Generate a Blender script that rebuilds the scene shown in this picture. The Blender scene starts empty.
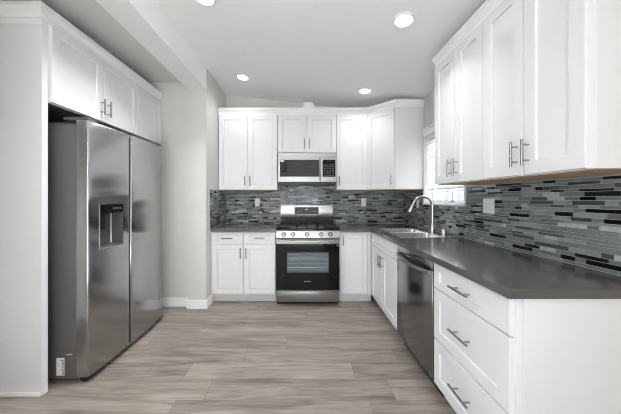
import bpy, bmesh, math, random
from mathutils import Vector, Matrix

scene = bpy.context.scene
C = scene.collection
R = math.radians

# ---------------------------------------------------------------- camera, world, lights, exposure
W_PX, H_PX, F_PX = 621.0, 414.0, 250.0
VPX, VPY, CAM_H = 302.0, 199.0, 1.27
cam = bpy.data.cameras.new('camera')
cam.sensor_width = 36.0
cam.lens = 36.0 * F_PX / W_PX
cam.shift_x = (W_PX / 2 - VPX) / W_PX
cam.shift_y = -(H_PX / 2 - VPY) / W_PX
cam.clip_start = 0.02
cam_o = bpy.data.objects.new('camera', cam)
cam_o.location = (0, 0, CAM_H)
cam_o.rotation_euler = (R(90), 0, 0)
C.objects.link(cam_o)
scene.camera = cam_o

world = bpy.data.worlds.new('world')
scene.world = world
world.use_nodes = True
_b = world.node_tree.nodes['Background']
_b.inputs[0].default_value = (0.90, 0.95, 1.0, 1)
_b.inputs[1].default_value = 1.8


def area(name, loc, rot, sx, sy, power, col):
    l = bpy.data.lights.new(name, 'AREA')
    l.shape = 'RECTANGLE'
    l.size = sx
    l.size_y = sy
    l.energy = power
    l.color = col
    o = bpy.data.objects.new(name, l)
    o.location = loc
    o.rotation_euler = rot
    C.objects.link(o)
    return o


# added fill light standing in an invented opening behind the viewer
area('rear_fill_light', (0.2, -3.32, 1.15), (R(115), 0, 0), 2.1, 2.0, 14, (0.88, 0.95, 1.0))
# second added fill light, at an invented opening in the left wall
area('side_fill_light', (-2.22, -1.2, 1.25), (R(115), 0, R(-90)), 2.2, 2.0, 17, (0.88, 0.95, 1.0))
# sun added to bounce off the unseen floor and brighten the ceiling
_s = bpy.data.lights.new('sun', 'SUN')
_s.energy = 120.0
_s.angle = R(1.0)
_s.color = (0.90, 0.96, 1.0)
sun = bpy.data.objects.new('sun', _s)
sun.rotation_euler = Vector((-0.08, 1.0, -1.0)).to_track_quat('-Z', 'Y').to_euler()
sun.location = (-3, -8, 6)
C.objects.link(sun)
ROW_POWER = [1.6, 9.3, 0.8, 2.5]      # lamp rows from the back wall forward; the last two are added
LENS_EMIT = 4.5

scene.view_settings.view_transform = 'Standard'
scene.view_settings.look = 'None'
scene.view_settings.exposure = 0.62
scene.view_settings.gamma = 1.0
scene.view_settings.use_curve_mapping = False
scene.cycles.use_denoising = True
scene.cycles.filter_width = 1.0
scene.cycles.max_bounces = 12
scene.cycles.diffuse_bounces = 10
scene.cycles.sample_clamp_indirect = 6.0


# ---------------------------------------------------------------- materials
def new_mat(name):
    m = bpy.data.materials.new(name)
    m.use_nodes = True
    return m, m.node_tree, m.node_tree.nodes['Principled BSDF']


def N(nt, t, **kw):
    n = nt.nodes.new(t)
    for k, v in kw.items():
        setattr(n, k, v)
    return n


def setin(n, **kw):
    for k, v in kw.items():
        n.inputs[k.replace('_', ' ')].default_value = v


def coords(nt, scale=(1, 1, 1), kind='Object'):
    tc = N(nt, 'ShaderNodeTexCoord')
    mp = N(nt, 'ShaderNodeMapping')
    mp.inputs['Scale'].default_value = scale
    nt.links.new(tc.outputs[kind], mp.inputs['Vector'])
    return mp.outputs['Vector']


def plain(name, col, rough=0.5, metal=0.0, var=0.03, nscale=8.0, bump=0.0, bscale=200.0, coat=0.0, spec=0.5):
    m, nt, p = new_mat(name)
    v = coords(nt)
    nz = N(nt, 'ShaderNodeTexNoise')
    setin(nz, Scale=nscale, Detail=3.0)
    nt.links.new(v, nz.inputs['Vector'])
    rp = N(nt, 'ShaderNodeValToRGB')
    rp.color_ramp.elements[0].position = 0.3
    rp.color_ramp.elements[1].position = 0.7
    rp.color_ramp.elements[0].color = tuple(max(0, c * (1 - var)) for c in col) + (1,)
    rp.color_ramp.elements[1].color = tuple(min(1, c * (1 + var)) for c in col) + (1,)
    nt.links.new(nz.outputs['Fac'], rp.inputs['Fac'])
    nt.links.new(rp.outputs['Color'], p.inputs['Base Color'])
    p.inputs['Roughness'].default_value = rough
    p.inputs['Metallic'].default_value = metal
    p.inputs['Specular IOR Level'].default_value = spec
    if coat:
        p.inputs['Coat Weight'].default_value = coat
        p.inputs['Coat Roughness'].default_value = 0.1
    if bump:
        n2 = N(nt, 'ShaderNodeTexNoise')
        setin(n2, Scale=bscale, Detail=2.0)
        nt.links.new(v, n2.inputs['Vector'])
        bp = N(nt, 'ShaderNodeBump')
        setin(bp, Strength=bump, Distance=0.002)
        nt.links.new(n2.outputs['Fac'], bp.inputs['Height'])
        nt.links.new(bp.outputs['Normal'], p.inputs['Normal'])
    return m


def brushed(name, col, rough=0.25, scale=(4, 4, 260), aniso=0.0, bump=0.02):
    m, nt, p = new_mat(name)
    v = coords(nt, scale)
    nz = N(nt, 'ShaderNodeTexNoise')
    setin(nz, Scale=1.0, Detail=4.0)
    nt.links.new(v, nz.inputs['Vector'])
    mr = N(nt, 'ShaderNodeMapRange')
    setin(mr, To_Min=rough * 0.8, To_Max=rough * 1.2)
    nt.links.new(nz.outputs['Fac'], mr.inputs['Value'])
    nt.links.new(mr.outputs['Result'], p.inputs['Roughness'])
    rp = N(nt, 'ShaderNodeValToRGB')
    rp.color_ramp.elements[0].color = tuple(c * 0.93 for c in col) + (1,)
    rp.color_ramp.elements[1].color = tuple(min(1, c * 1.07) for c in col) + (1,)
    nt.links.new(nz.outputs['Fac'], rp.inputs['Fac'])
    nt.links.new(rp.outputs['Color'], p.inputs['Base Color'])
    p.inputs['Metallic'].default_value = 1.0
    p.inputs['Anisotropic'].default_value = aniso
    bp = N(nt, 'ShaderNodeBump')
    setin(bp, Strength=bump, Distance=0.001)
    nt.links.new(nz.outputs['Fac'], bp.inputs['Height'])
    nt.links.new(bp.outputs['Normal'], p.inputs['Normal'])
    return m


def emit_mat(name, col, s):
    m, nt, p = new_mat(name)
    p.inputs['Base Color'].default_value = col + (1,)
    p.inputs['Emission Color'].default_value = col + (1,)
    p.inputs['Emission Strength'].default_value = s
    return m


def glass_mat(name, tint=(1, 1, 1), alpha=0.12, rough=0.02):
    m, nt, p = new_mat(name)
    out = nt.nodes['Material Output']
    tr = N(nt, 'ShaderNodeBsdfTransparent')
    tr.inputs['Color'].default_value = tint + (1,)
    gl = N(nt, 'ShaderNodeBsdfGlossy')
    gl.inputs['Roughness'].default_value = rough
    fr = N(nt, 'ShaderNodeLayerWeight')
    fr.inputs['Blend'].default_value = 0.12
    mx = N(nt, 'ShaderNodeMixShader')
    nt.links.new(fr.outputs['Facing'], mx.inputs[0])
    nt.links.new(tr.outputs[0], mx.inputs[1])
    nt.links.new(gl.outputs[0], mx.inputs[2])
    nt.links.new(mx.outputs[0], out.inputs['Surface'])
    nt.nodes.remove(p)
    return m


def floor_mat():
    m, nt, p = new_mat('vinyl_plank')
    L = nt.links.new
    tc = N(nt, 'ShaderNodeTexCoord')
    sx = N(nt, 'ShaderNodeSeparateXYZ')
    L(tc.outputs['Object'], sx.inputs[0])

    def M(op, a, b=None):
        n = N(nt, 'ShaderNodeMath', operation=op)
        for i, q in enumerate((a, b)):
            if q is None:
                continue
            if isinstance(q, (int, float)):
                n.inputs[i].default_value = q
            else:
                L(q, n.inputs[i])
        return n.outputs[0]
    PW, PL = 0.182, 1.22
    yr = M('DIVIDE', M('ADD', sx.outputs['Y'], 0.06), PW)
    row = M('FLOOR', yr)
    fy = M('FRACT', yr)
    wn = N(nt, 'ShaderNodeTexWhiteNoise', noise_dimensions='1D')
    L(row, wn.inputs['W'])
    xr = M('ADD', M('DIVIDE', sx.outputs['X'], PL), wn.outputs['Value'])
    col = M('FLOOR', xr)
    fx = M('FRACT', xr)
    cb = N(nt, 'ShaderNodeCombineXYZ')
    L(row, cb.inputs[0])
    L(col, cb.inputs[1])
    w2 = N(nt, 'ShaderNodeTexWhiteNoise', noise_dimensions='2D')
    L(cb.outputs[0], w2.inputs['Vector'])
    # stretched grain, shifted per plank
    gx = M('ADD', M('MULTIPLY', sx.outputs['X'], 1.6), M('MULTIPLY', w2.outputs['Value'], 37.0))
    gy = M('ADD', M('MULTIPLY', sx.outputs['Y'], 15.0), M('MULTIPLY', row, 3.7))
    g = N(nt, 'ShaderNodeCombineXYZ')
    L(gx, g.inputs[0])
    L(gy, g.inputs[1])
    n1 = N(nt, 'ShaderNodeTexNoise')
    setin(n1, Scale=1.0, Detail=5.0, Roughness=0.6, Distortion=0.9)
    L(g.outputs[0], n1.inputs['Vector'])
    g2 = N(nt, 'ShaderNodeCombineXYZ')
    L(M('MULTIPLY', gx, 3.0), g2.inputs[0])
    L(M('MULTIPLY', gy, 7.0), g2.inputs[1])
    n2 = N(nt, 'ShaderNodeTexNoise')
    setin(n2, Scale=1.0, Detail=3.0, Roughness=0.6)
    L(g2.outputs[0], n2.inputs['Vector'])
    t = M('ADD', M('MULTIPLY', n1.outputs['Fac'], 0.72), M('MULTIPLY', n2.outputs['Fac'], 0.28))
    t = M('ADD', t, M('MULTIPLY', M('SUBTRACT', w2.outputs['Value'], 0.5), 0.10))
    rp = N(nt, 'ShaderNodeValToRGB')
    e = rp.color_ramp.elements
    e[0].position = 0.35
    e[0].color = (0.108, 0.090, 0.079, 1)
    e[1].position = 0.66
    e[1].color = (0.330, 0.290, 0.256, 1)
    k = e.new(0.5)
    k.color = (0.225, 0.193, 0.168, 1)
    L(t, rp.inputs['Fac'])
    # joints
    jy = M('LESS_THAN', M('MINIMUM', fy, M('SUBTRACT', 1.0, fy)), 0.009)
    jx = M('LESS_THAN', M('MINIMUM', fx, M('SUBTRACT', 1.0, fx)), 0.0014)
    j = M('MAXIMUM', jy, jx)
    mx = N(nt, 'ShaderNodeMix', data_type='RGBA')
    L(M('MULTIPLY', j, 0.55), mx.inputs[0])
    L(rp.outputs['Color'], mx.inputs[6])
    mx.inputs[7].default_value = (0.09, 0.075, 0.065, 1)
    L(mx.outputs[2], p.inputs['Base Color'])
    mr = N(nt, 'ShaderNodeMapRange')
    setin(mr, To_Min=0.36, To_Max=0.52)
    L(n2.outputs['Fac'], mr.inputs['Value'])
    L(mr.outputs['Result'], p.inputs['Roughness'])
    bp = N(nt, 'ShaderNodeBump')
    setin(bp, Strength=0.15, Distance=0.002)
    L(M('SUBTRACT', n2.outputs['Fac'], j), bp.inputs['Height'])
    L(bp.outputs['Normal'], p.inputs['Normal'])
    return m


def counter_mat():
    m, nt, p = new_mat('dark_grey_quartz')
    L = nt.links.new
    v = coords(nt, (6, 6, 6))
    n1 = N(nt, 'ShaderNodeTexNoise')
    setin(n1, Scale=1.0, Detail=6.0, Roughness=0.65, Distortion=0.4)
    L(v, n1.inputs['Vector'])
    rp = N(nt, 'ShaderNodeValToRGB')
    e = rp.color_ramp.elements
    e[0].position = 0.3
    e[0].color = (0.074, 0.070, 0.067, 1)
    e[1].position = 0.72
    e[1].color = (0.104, 0.099, 0.093, 1)
    L(n1.outputs['Fac'], rp.inputs['Fac'])
    L(rp.outputs['Color'], p.inputs['Base Color'])
    mr = N(nt, 'ShaderNodeMapRange')
    setin(mr, To_Min=0.13, To_Max=0.20)
    L(n1.outputs['Fac'], mr.inputs['Value'])
    L(mr.outputs['Result'], p.inputs['Roughness'])
    return m


M_CAB = plain('white_cabinet_paint', (0.77, 0.77, 0.785), 0.27, var=0.008, nscale=3)
M_WALL = plain('greige_wall_paint', (0.62, 0.608, 0.588), 0.75, var=0.012, bump=0.05)
M_WALLW = plain('white_wall_paint', (0.80, 0.80, 0.79), 0.8, var=0.012)
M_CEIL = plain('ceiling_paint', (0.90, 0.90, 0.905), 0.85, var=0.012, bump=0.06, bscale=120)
M_CEIL2 = plain('alcove_ceiling_grey', (0.68, 0.685, 0.68), 0.85, var=0.012, bump=0.06, bscale=120)  # greyer than the main ceiling
M_TRIM = plain('white_trim_paint', (0.84, 0.84, 0.845), 0.35, var=0.008)
M_FLOOR = floor_mat()
M_COUNTER = counter_mat()
M_STEEL = brushed('brushed_steel', (0.36, 0.357, 0.35), 0.30)
M_FRIDGE = brushed('fridge_steel', (0.54, 0.545, 0.545), 0.17, (3, 3, 180), 0.85, 0.008)
_tg = N(M_FRIDGE.node_tree, 'ShaderNodeCombineXYZ')
_tg.inputs[1].default_value = 1.0
M_FRIDGE.node_tree.links.new(_tg.outputs[0], M_FRIDGE.node_tree.nodes['Principled BSDF'].inputs['Tangent'])
M_DWSTEEL = brushed('dark_steel', (0.30, 0.295, 0.29), 0.20, (200, 200, 4), 0.0, 0.01)
M_KNOB = brushed('dark_knob_steel', (0.17, 0.168, 0.165), 0.22, (60, 60, 60))
M_NICKEL = brushed('brushed_nickel', (0.36, 0.352, 0.34), 0.26, (60, 60, 60))
M_CHROME = brushed('satin_faucet_nickel', (0.66, 0.65, 0.63), 0.20, (40, 40, 40))
M_SINK = brushed('sink_steel', (0.72, 0.715, 0.70), 0.26, (40, 40, 40))
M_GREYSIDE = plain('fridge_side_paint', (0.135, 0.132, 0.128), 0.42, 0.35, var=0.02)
M_BLACK = plain('black_plastic', (0.012, 0.012, 0.013), 0.4)
M_IRON = plain('cast_iron', (0.014, 0.014, 0.015), 0.5, bump=0.15)
M_BLKGLASS = plain('black_glass', (0.006, 0.006, 0.007), 0.06, var=0.01, spec=0.28)
M_GREYGLASS = plain('dark_grey_glass', (0.022, 0.025, 0.027), 0.10, var=0.02, spec=0.25)
M_OVENSHEEN = plain('oven_window_sheen_grey', (0.27, 0.28, 0.285), 0.5, var=0.10, nscale=12)  # grey tone imitates the pale reflection in the oven window
M_RACK = brushed('oven_rack_wire', (0.75, 0.75, 0.75), 0.3)
M_DISPGREY = plain('dispenser_grey_plastic', (0.10, 0.105, 0.115), 0.35, 0.3)
M_PLY = plain('raw_plywood', (0.52, 0.37, 0.23), 0.6, var=0.12, nscale=20)
M_WHITEPL = plain('white_plastic', (0.88, 0.88, 0.87), 0.35, var=0.01)
M_STICKER = plain('sticker_paper', (0.80, 0.80, 0.80), 0.6, var=0.01)
M_INK = plain('grey_ink', (0.18, 0.18, 0.19), 0.6)
M_LOGO = plain('silver_print', (0.75, 0.75, 0.75), 0.4)
M_BLIND = plain('white_blind_slat', (0.86, 0.86, 0.85), 0.45, var=0.01)
M_GLASS = glass_mat('window_glass')
M_OVENGLASS = glass_mat('oven_window_glass', (0.88, 0.90, 0.92))
M_LENS = emit_mat('lamp_lens', (1.0, 0.985, 0.96), LENS_EMIT)
M_GROUT = plain('grey_grout', (0.46, 0.47, 0.47), 0.8)
M_T = [plain('tile_glass_grey', (0.18, 0.20, 0.205), 0.10, var=0.10, nscale=14),
       plain('tile_glass_pale', (0.28, 0.302, 0.306), 0.10, var=0.10, nscale=14),
       plain('tile_glass_slate', (0.07, 0.08, 0.088), 0.10, var=0.10, nscale=14),
       plain('tile_glass_black', (0.006, 0.006, 0.008), 0.07, var=0.01),
       plain('tile_stone_taupe', (0.135, 0.122, 0.116), 0.35, var=0.25, nscale=60),
       plain('tile_marble', (0.46, 0.48, 0.485), 0.22, var=0.15, nscale=40)]
M_STUCCO = plain('pale_stucco', (0.78, 0.76, 0.72), 0.9, var=0.05)
M_SKYPANE = plain('blue_window_pane', (0.09, 0.16, 0.32), 0.1, var=0.1)
M_PAVING = plain('concrete_paving', (0.5, 0.5, 0.48), 0.9, var=0.1)


# ---------------------------------------------------------------- mesh helpers
class MB:
    def __init__(self):
        self.bm = bmesh.new()
        self.mi = 0

    def face(self, vs):
        try:
            f = self.bm.faces.new(vs)
            f.material_index = self.mi
            return f
        except ValueError:
            return None

    def box(self, x0, x1, y0, y1, z0, z1, bev=0.0, seg=1, mat=None):
        P = [(x0, y0, z0), (x1, y0, z0), (x1, y1, z0), (x0, y1, z0), (x0, y0, z1), (x1, y0, z1), (x1, y1, z1), (x0, y1, z1)]
        v = [self.bm.verts.new(p) for p in P]
        fs = [self.face([v[i] for i in q]) for q in ((3, 2, 1, 0), (4, 5, 6, 7), (0, 1, 5, 4), (1, 2, 6, 5), (2, 3, 7, 6), (3, 0, 4, 7))]
        if bev:
            es = list({e for f in fs for e in f.edges})
            r = bmesh.ops.bevel(self.bm, geom=es, offset=bev, segments=seg, profile=0.5, affect='EDGES')
            fs = r['faces']
            for f in fs:
                f.material_index = self.mi
        if mat is not None:
            done = set()
            stack = list(v) if not bev else [w for f in fs for w in f.verts]
            for w in stack:
                if w.is_valid:
                    done.update(w.co[:] for _ in (0,))
                    w.co = mat @ w.co if not getattr(w, 'tag', False) else w.co
                    w.tag = True
            for w in stack:
                if w.is_valid:
                    w.tag = False
        return self

    def rings(self, rings, cap0=True, cap1=True, closed=True):
        vr = [[self.bm.verts.new(p) for p in r] for r in rings]
        n = len(vr[0])
        for a, b in zip(vr, vr[1:]):
            for i in range(n if closed else n - 1):
                j = (i + 1) % n
                self.face([a[i], a[j], b[j], b[i]])
        if cap0:
            self.face(list(reversed(vr[0])))
        if cap1:
            self.face(vr[-1])
        return self

    def tube(self, pts, r, seg=12, cap=True):
        pts = [Vector(p) for p in pts]
        rad = r if isinstance(r, (list, tuple)) else [r] * len(pts)
        rings = []
        up = None
        for i, p in enumerate(pts):
            t = ((pts[min(i + 1, len(pts) - 1)] - pts[max(i - 1, 0)])).normalized()
            if up is None:
                up = Vector((0, 0, 1)) if abs(t.z) < 0.9 else Vector((1, 0, 0))
            a = t.cross(up).normalized()
            b = a.cross(t).normalized()
            up = b
            rings.append([p + (a * math.cos(2 * math.pi * k / seg) + b * math.sin(2 * math.pi * k / seg)) * rad[i] for k in range(seg)])
        return self.rings(rings, cap, cap)

    def lathe(self, prof, c=(0, 0, 0), axis='z', seg=24, cap0=True, cap1=True):
        rings = []
        for r, h in prof:
            ring = []
            for k in range(seg):
                a = 2 * math.pi * k / seg
                u, w = r * math.cos(a), r * math.sin(a)
                ring.append({'z': (c[0] + u, c[1] + w, c[2] + h), 'y': (c[0] + u, c[1] + h, c[2] + w), 'x': (c[0] + h, c[1] + u, c[2] + w)}[axis])
            rings.append(ring)
        return self.rings(rings, cap0, cap1)

    def prism(self, poly, z0, z1):
        return self.rings([[(x, y, z0) for x, y in poly], [(x, y, z1) for x, y in poly]])

    def cells(self, us, vs, mask, z0, z1):
        """horizontal slab on a grid, with holes where mask(i,j) is False"""
        cache = {}

        def V(i, j, k):
            if (i, j, k) not in cache:
                cache[(i, j, k)] = self.bm.verts.new((us[i], vs[j], (z0, z1)[k]))
            return cache[(i, j, k)]
        ok = lambda i, j: 0 <= i < len(us) - 1 and 0 <= j < len(vs) - 1 and mask(i, j)
        for i in range(len(us) - 1):
            for j in range(len(vs) - 1):
                if not ok(i, j):
                    continue
                self.face([V(i, j, 1), V(i + 1, j, 1), V(i + 1, j + 1, 1), V(i, j + 1, 1)])
                self.face([V(i, j + 1, 0), V(i + 1, j + 1, 0), V(i + 1, j, 0), V(i, j, 0)])
                for di, dj, a, b in ((-1, 0, (i, j + 1), (i, j)), (1, 0, (i + 1, j), (i + 1, j + 1)), (0, -1, (i, j), (i + 1, j)), (0, 1, (i + 1, j + 1), (i, j + 1))):
                    if not ok(i + di, j + dj):
                        self.face([V(*a, 0), V(*b, 0), V(*b, 1), V(*a, 1)])
        return self

    def shaker(self, x0, x1, z0, z1, yf, t=0.02, rail=0.062, rec=0.0115, railx=None):
        c = 0.0022
        rx = railx or rail

        def rect(dx, dz, y):
            return [(x0 + dx, y, z0 + dz), (x1 - dx, y, z0 + dz), (x1 - dx, y, z1 - dz), (x0 + dx, y, z1 - dz)]
        return self.rings([rect(0, 0, yf + t), rect(0, 0, yf + c), rect(c, c, yf), rect(rx, rail, yf), rect(rx + 0.003, rail + 0.003, yf + rec), ])

    def build(self, name, mats, parent=None, angle=35, recalc=True, bevel=0.0):
        if recalc:
            bmesh.ops.recalc_face_normals(self.bm, faces=self.bm.faces[:])
        me = bpy.data.meshes.new(name)
        self.bm.to_mesh(me)
        self.bm.free()
        for m in (mats if isinstance(mats, (list, tuple)) else [mats]):
            me.materials.append(m)
        for p in me.polygons:
            p.use_smooth = True
        me.set_sharp_from_angle(angle=R(angle))
        o = bpy.data.objects.new(name, me)
        C.objects.link(o)
        if parent:
            o.parent = parent
        if bevel:
            b = o.modifiers.new('bevel', 'BEVEL')
            b.width = bevel
            b.segments = 2
            b.limit_method = 'ANGLE'
        return o


def tag(o, label=None, cat=None, group=None, kind=None):
    for k, v in (('label', label), ('category', cat), ('group', group), ('kind', kind)):
        if v:
            o[k] = v
    return o


def thing(name, loc, rz, label, cat, group=None):
    o = bpy.data.objects.new(name, None)
    o.empty_display_size = 0.1
    o.location = loc
    o.rotation_euler = (0, 0, rz)
    C.objects.link(o)
    return tag(o, label, cat, group)


def struct(o):
    o['kind'] = 'structure'
    return o


def bar_handle(parent, c, length, vertical=True, proj=0.034, mat=None):
    """bar pull on a face looking to -y; c is the centre on the face"""
    x, y, z = c
    mb = MB()
    h = length / 2
    if vertical:
        mb.tube([(x, y - proj, z - h), (x, y - proj, z + h)], 0.0062, 12)
        for s in (-1, 1):
            mb.tube([(x, y, z + s * h * 0.6), (x, y - proj, z + s * h * 0.6)], 0.0048, 10)
    else:
        mb.tube([(x - h, y - proj, z), (x + h, y - proj, z)], 0.0062, 12)
        for s in (-1, 1):
            mb.tube([(x + s * h * 0.6, y, z), (x + s * h * 0.6, y - proj, z)], 0.0048, 10)
    return mb.build('handle', mat or M_NICKEL, parent)


def text_mesh(name, s, size, loc, rot, mat, parent, extrude=0.0004):
    cu = bpy.data.curves.new(name, 'FONT')
    cu.body = s
    cu.size = size
    cu.extrude = extrude
    cu.align_x = 'CENTER'
    cu.align_y = 'CENTER'
    cu.space_character = 1.1
    tmp = bpy.data.objects.new(name + '_curve', cu)
    C.objects.link(tmp)
    bpy.context.view_layer.update()
    me = bpy.data.meshes.new_from_object(tmp.evaluated_get(bpy.context.evaluated_depsgraph_get()))
    bpy.data.objects.remove(tmp)
    bpy.data.curves.remove(cu)
    me.materials.clear()
    me.materials.append(mat)
    o = bpy.data.objects.new(name, me)
    o.location = loc
    o.rotation_euler = rot
    C.objects.link(o)
    o.parent = parent
    return o


# ---------------------------------------------------------------- room shell
XL, XR, YB = -1.11, 1.48, 3.64          # left stub wall, right wall, back wall
XLL, YA, YC = -2.30, 2.965, 2.90        # far-left wall, alcove wall, column front
YR = -3.40                               # wall behind the viewer
ZA, ZBEAM = 2.655, 2.54


def zc(x):
    return 2.785 - 0.11 * (x + 1.124)


struct(MB().box(XLL - 0.12, XR + 0.12, YR - 0.12, YB + 0.12, -0.06, 0.0).build('floor', M_FLOOR))
# sloping main ceiling
mb = MB()
mb.rings([[(x, y, z) for x, z in ((-1.20, zc(-1.20)), (XR + 0.12, zc(XR + 0.12)), (XR + 0.12, zc(XR + 0.12) + 0.1), (-1.20, zc(-1.20) + 0.1))] for y in (YR - 0.12, YB + 0.12)])
struct(mb.build('ceiling', M_CEIL))
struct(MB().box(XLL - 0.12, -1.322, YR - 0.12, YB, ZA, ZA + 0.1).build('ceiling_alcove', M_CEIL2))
# dropped beam dividing the two ceilings
struct(MB().box(-1.32, XL, YR, YC + 0.001, ZBEAM, 2.86).build('trim_1', M_CEIL))
# walls
struct(MB().box(XL - 0.2, XR + 0.12, YB, YB + 0.12, 0, 2.9).build('wall_back', M_WALL))
struct(MB().box(-1.32, XL, YC, YB, 0, 2.86).build('wall_left', M_WALL))
struct(MB().box(XLL - 0.12, -1.321, YA, YA + 0.12, 0, ZA).build('wall_alcove', M_WALL))
# far left wall; the opening behind the viewer is invented to admit light
mb = MB()
mb.box(XLL - 0.12, XLL, -0.05, YA, 0, ZA)
mb.box(XLL - 0.12, XLL, YR, -2.35, 0, ZA)
mb.box(XLL - 0.12, XLL, -2.35, -0.05, 2.35, ZA)
mb.box(XLL - 0.12, XLL, -2.35, -0.05, 0, 0.2)
struct(mb.build('wall_far_left', M_WALLW))
# unseen rear wall, its opening invented and placed for the light
mb = MB()
mb.box(XLL - 0.12, -0.9, YR - 0.12, YR, 0, 2.9)
mb.box(1.25, XR + 0.12, YR - 0.12, YR, 0, 2.9)
mb.box(-0.9, 1.25, YR - 0.12, YR, 2.3, 2.9)
struct(mb.build('wall_rear', M_WALLW))
# unseen wall added to shade the tall end panel
struct(MB().box(XLL + 0.001, -1.40, 0.55, 0.67, 0, 2.54).build('shade_wall_left', M_WALLW))
struct(MB().box(0.55, XR - 0.001, -0.72, -0.60, 0, 2.42).build('shade_wall_right', M_WALLW))  # another added wall, shading the near right cabinets from the rear light
# right wall, with the window opening
WY0, WY1, WZ0, WZ1 = 2.265, 2.99, 1.225, 2.01
mb = MB()
mb.box(XR, XR + 0.12, YR, WY0, 0, 2.6)
mb.box(XR, XR + 0.12, WY1, YB, 0, 2.6)
mb.box(XR, XR + 0.12, WY0, WY1, 0, WZ0)
mb.box(XR, XR + 0.12, WY0, WY1, WZ1, 2.6)
struct(mb.build('wall_right', M_WALL))


def baseboard(name, pts):
    # profile swept along pts, outward = right of direction
    prof = [(0.0, 0.0), (0.014, 0.0), (0.014, 0.085), (0.010, 0.098), (0.0, 0.102)]
    o = sweep(pts, prof, 0.0).build(name, M_TRIM)
    return struct(o)


def sweep(pts, prof, z):
    pts = [Vector((p[0], p[1])) for p in pts]
    mb = MB()
    rings = []
    for i, p in enumerate(pts):
        d0 = (p - pts[i - 1]).normalized() if i else None
        d1 = (pts[i + 1] - p).normalized() if i < len(pts) - 1 else None
        n0 = Vector((d0.y, -d0.x)) if d0 else None
        n1 = Vector((d1.y, -d1.x)) if d1 else None
        if n0 is None:
            m = n1
        elif n1 is None:
            m = n0
        else:
            m = (n0 + n1)
            m = m / (m.dot(n0))
        rings.append([(p.x + m.x * o, p.y + m.y * o, z + h) for o, h in prof])
    return mb.rings(rings)


baseboard('baseboard_alcove', [(-2.29, YA), (-1.3345, YA)])
baseboard('baseboard_left', [(-1.3205, YA - 0.015), (-1.3205, YC), (XL, YC), (XL, 3.10)])

# window over the sink: frame, panes, casing, sill
win = thing('window_1', (XR, (WY0 + WY1) / 2, WZ0), 0, None, None)
win['kind'] = 'structure'
hw = (WY1 - WY0) / 2
mb = MB()
fx0, fx1 = 0.075, 0.115
hz = WZ1 - WZ0
for y0, y1 in ((-hw, -hw + 0.035), (hw - 0.035, hw), (-0.055, -0.02)):
    mb.box(fx0, fx1, y0, y1, 0, hz, 0.003)
mb.box(fx0, fx1, -hw, hw, 0, 0.035, 0.003)
mb.box(fx0, fx1, -hw, hw, hz - 0.035, hz, 0.003)
mb.build('window_frame', M_TRIM, win)
MB().box(0.094, 0.098, -hw + 0.03, hw - 0.03, 0.03, hz - 0.03).build('pane', M_GLASS, win)
mb = MB()   # casing: head with stepped mouldings and the side boards
mb.box(-0.018, -0.0005, -hw - 0.03, hw + 0.03, hz, hz + 0.075, 0.002)
mb.box(-0.028, -0.0005, -hw - 0.03, hw + 0.03, hz + 0.075, hz + 0.10, 0.002)
mb.box(-0.014, -0.0005, -hw - 0.014, -hw + 0.0, 0, hz, 0.002)
mb.box(-0.018, -0.0005, hw, hw + 0.03, 0, hz, 0.002)
mb.build('casing', M_TRIM, win)
MB().box(-0.026, 0.075, -hw - 0.016, hw + 0.03, -0.0225, -0.0005, 0.003).build('window_sill', M_TRIM, win)
mb = MB()   # painted jamb lining
mb.box(0.0, 0.075, hw - 0.006, hw - 0.0005, 0, hz)
mb.box(0.0, 0.075, -hw + 0.0005, -hw + 0.006, 0, hz)
mb.box(0.0, 0.075, -hw + 0.006, hw - 0.006, hz - 0.006, hz - 0.0005)
mb.build('jamb', M_TRIM, win)

# ground and neighbouring house outside the window
struct(MB().box(XR + 0.14, 9, 0, 14, -0.3, -0.2).build('ground_outside', M_PAVING))
nh = thing('house', (4.6, 7.6, -0.2), 0, 'pale stucco house with blue window panes seen through the sink window', 'house')
MB().box(0, 0.3, -4.5, 4.5, 0, 3.4).build('wall', M_STUCCO, nh)
for yy in (-1.25, -0.42, 0.42, 1.25, 2.1):
    mb = MB()
    for y0, y1 in ((-0.33, -0.27), (0.27, 0.33), (-0.02, 0.02)):
        mb.box(-0.04, -0.001, yy + y0, yy + y1, 1.0, 2.3)
    for z0 in (1.0, 1.32, 1.64, 1.96, 2.25):
        mb.box(-0.038, -0.001, yy - 0.33, yy + 0.33, z0, z0 + 0.05)
    f = mb.build('window', M_TRIM, nh)
    MB().box(-0.012, -0.001, yy - 0.27, yy + 0.27, 1.05, 2.25).build('pane', M_SKYPANE, f)

# ---------------------------------------------------------------- cabinets
GAP = 0.0032


def upper(name, loc, rz, w, depth, z0, z1, doors, hside, label, hz=0.085, hlen=0.13, toe=False, group='white shaker wall cabinets', under=None):
    """wall cabinet; local x 0..w, front carcass plane at y=0, door fronts at y=-0.02"""
    t = thing(name, loc, rz, label, 'cabinet', group)
    MB().box(0.0005, w - 0.0005, 0, depth, z0 + 0.004, z1, 0.001).build('body', M_CAB, t)
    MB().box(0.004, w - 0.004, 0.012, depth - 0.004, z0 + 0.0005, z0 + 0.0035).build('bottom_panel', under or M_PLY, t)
    x = 0.0
    for i, dw in enumerate(doors):
        d = MB().shaker(x + GAP, x + dw - GAP, z0 + 0.008, z1 - 0.02, -0.0205).build('door', M_CAB, t)
        s = hside[i]
        if s:
            hx = x + (dw - 0.033 if s == 'r' else 0.033)
            bar_handle(d, (hx, -0.0205, z0 + hz + hlen / 2 - 0.03), hlen)
        x += dw
    return t


UZ0, UZ1 = 1.385, 2.395
UY = 3.31
XC0, XC1 = 0.86, 1.14       # diagonal corner cabinet
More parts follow.
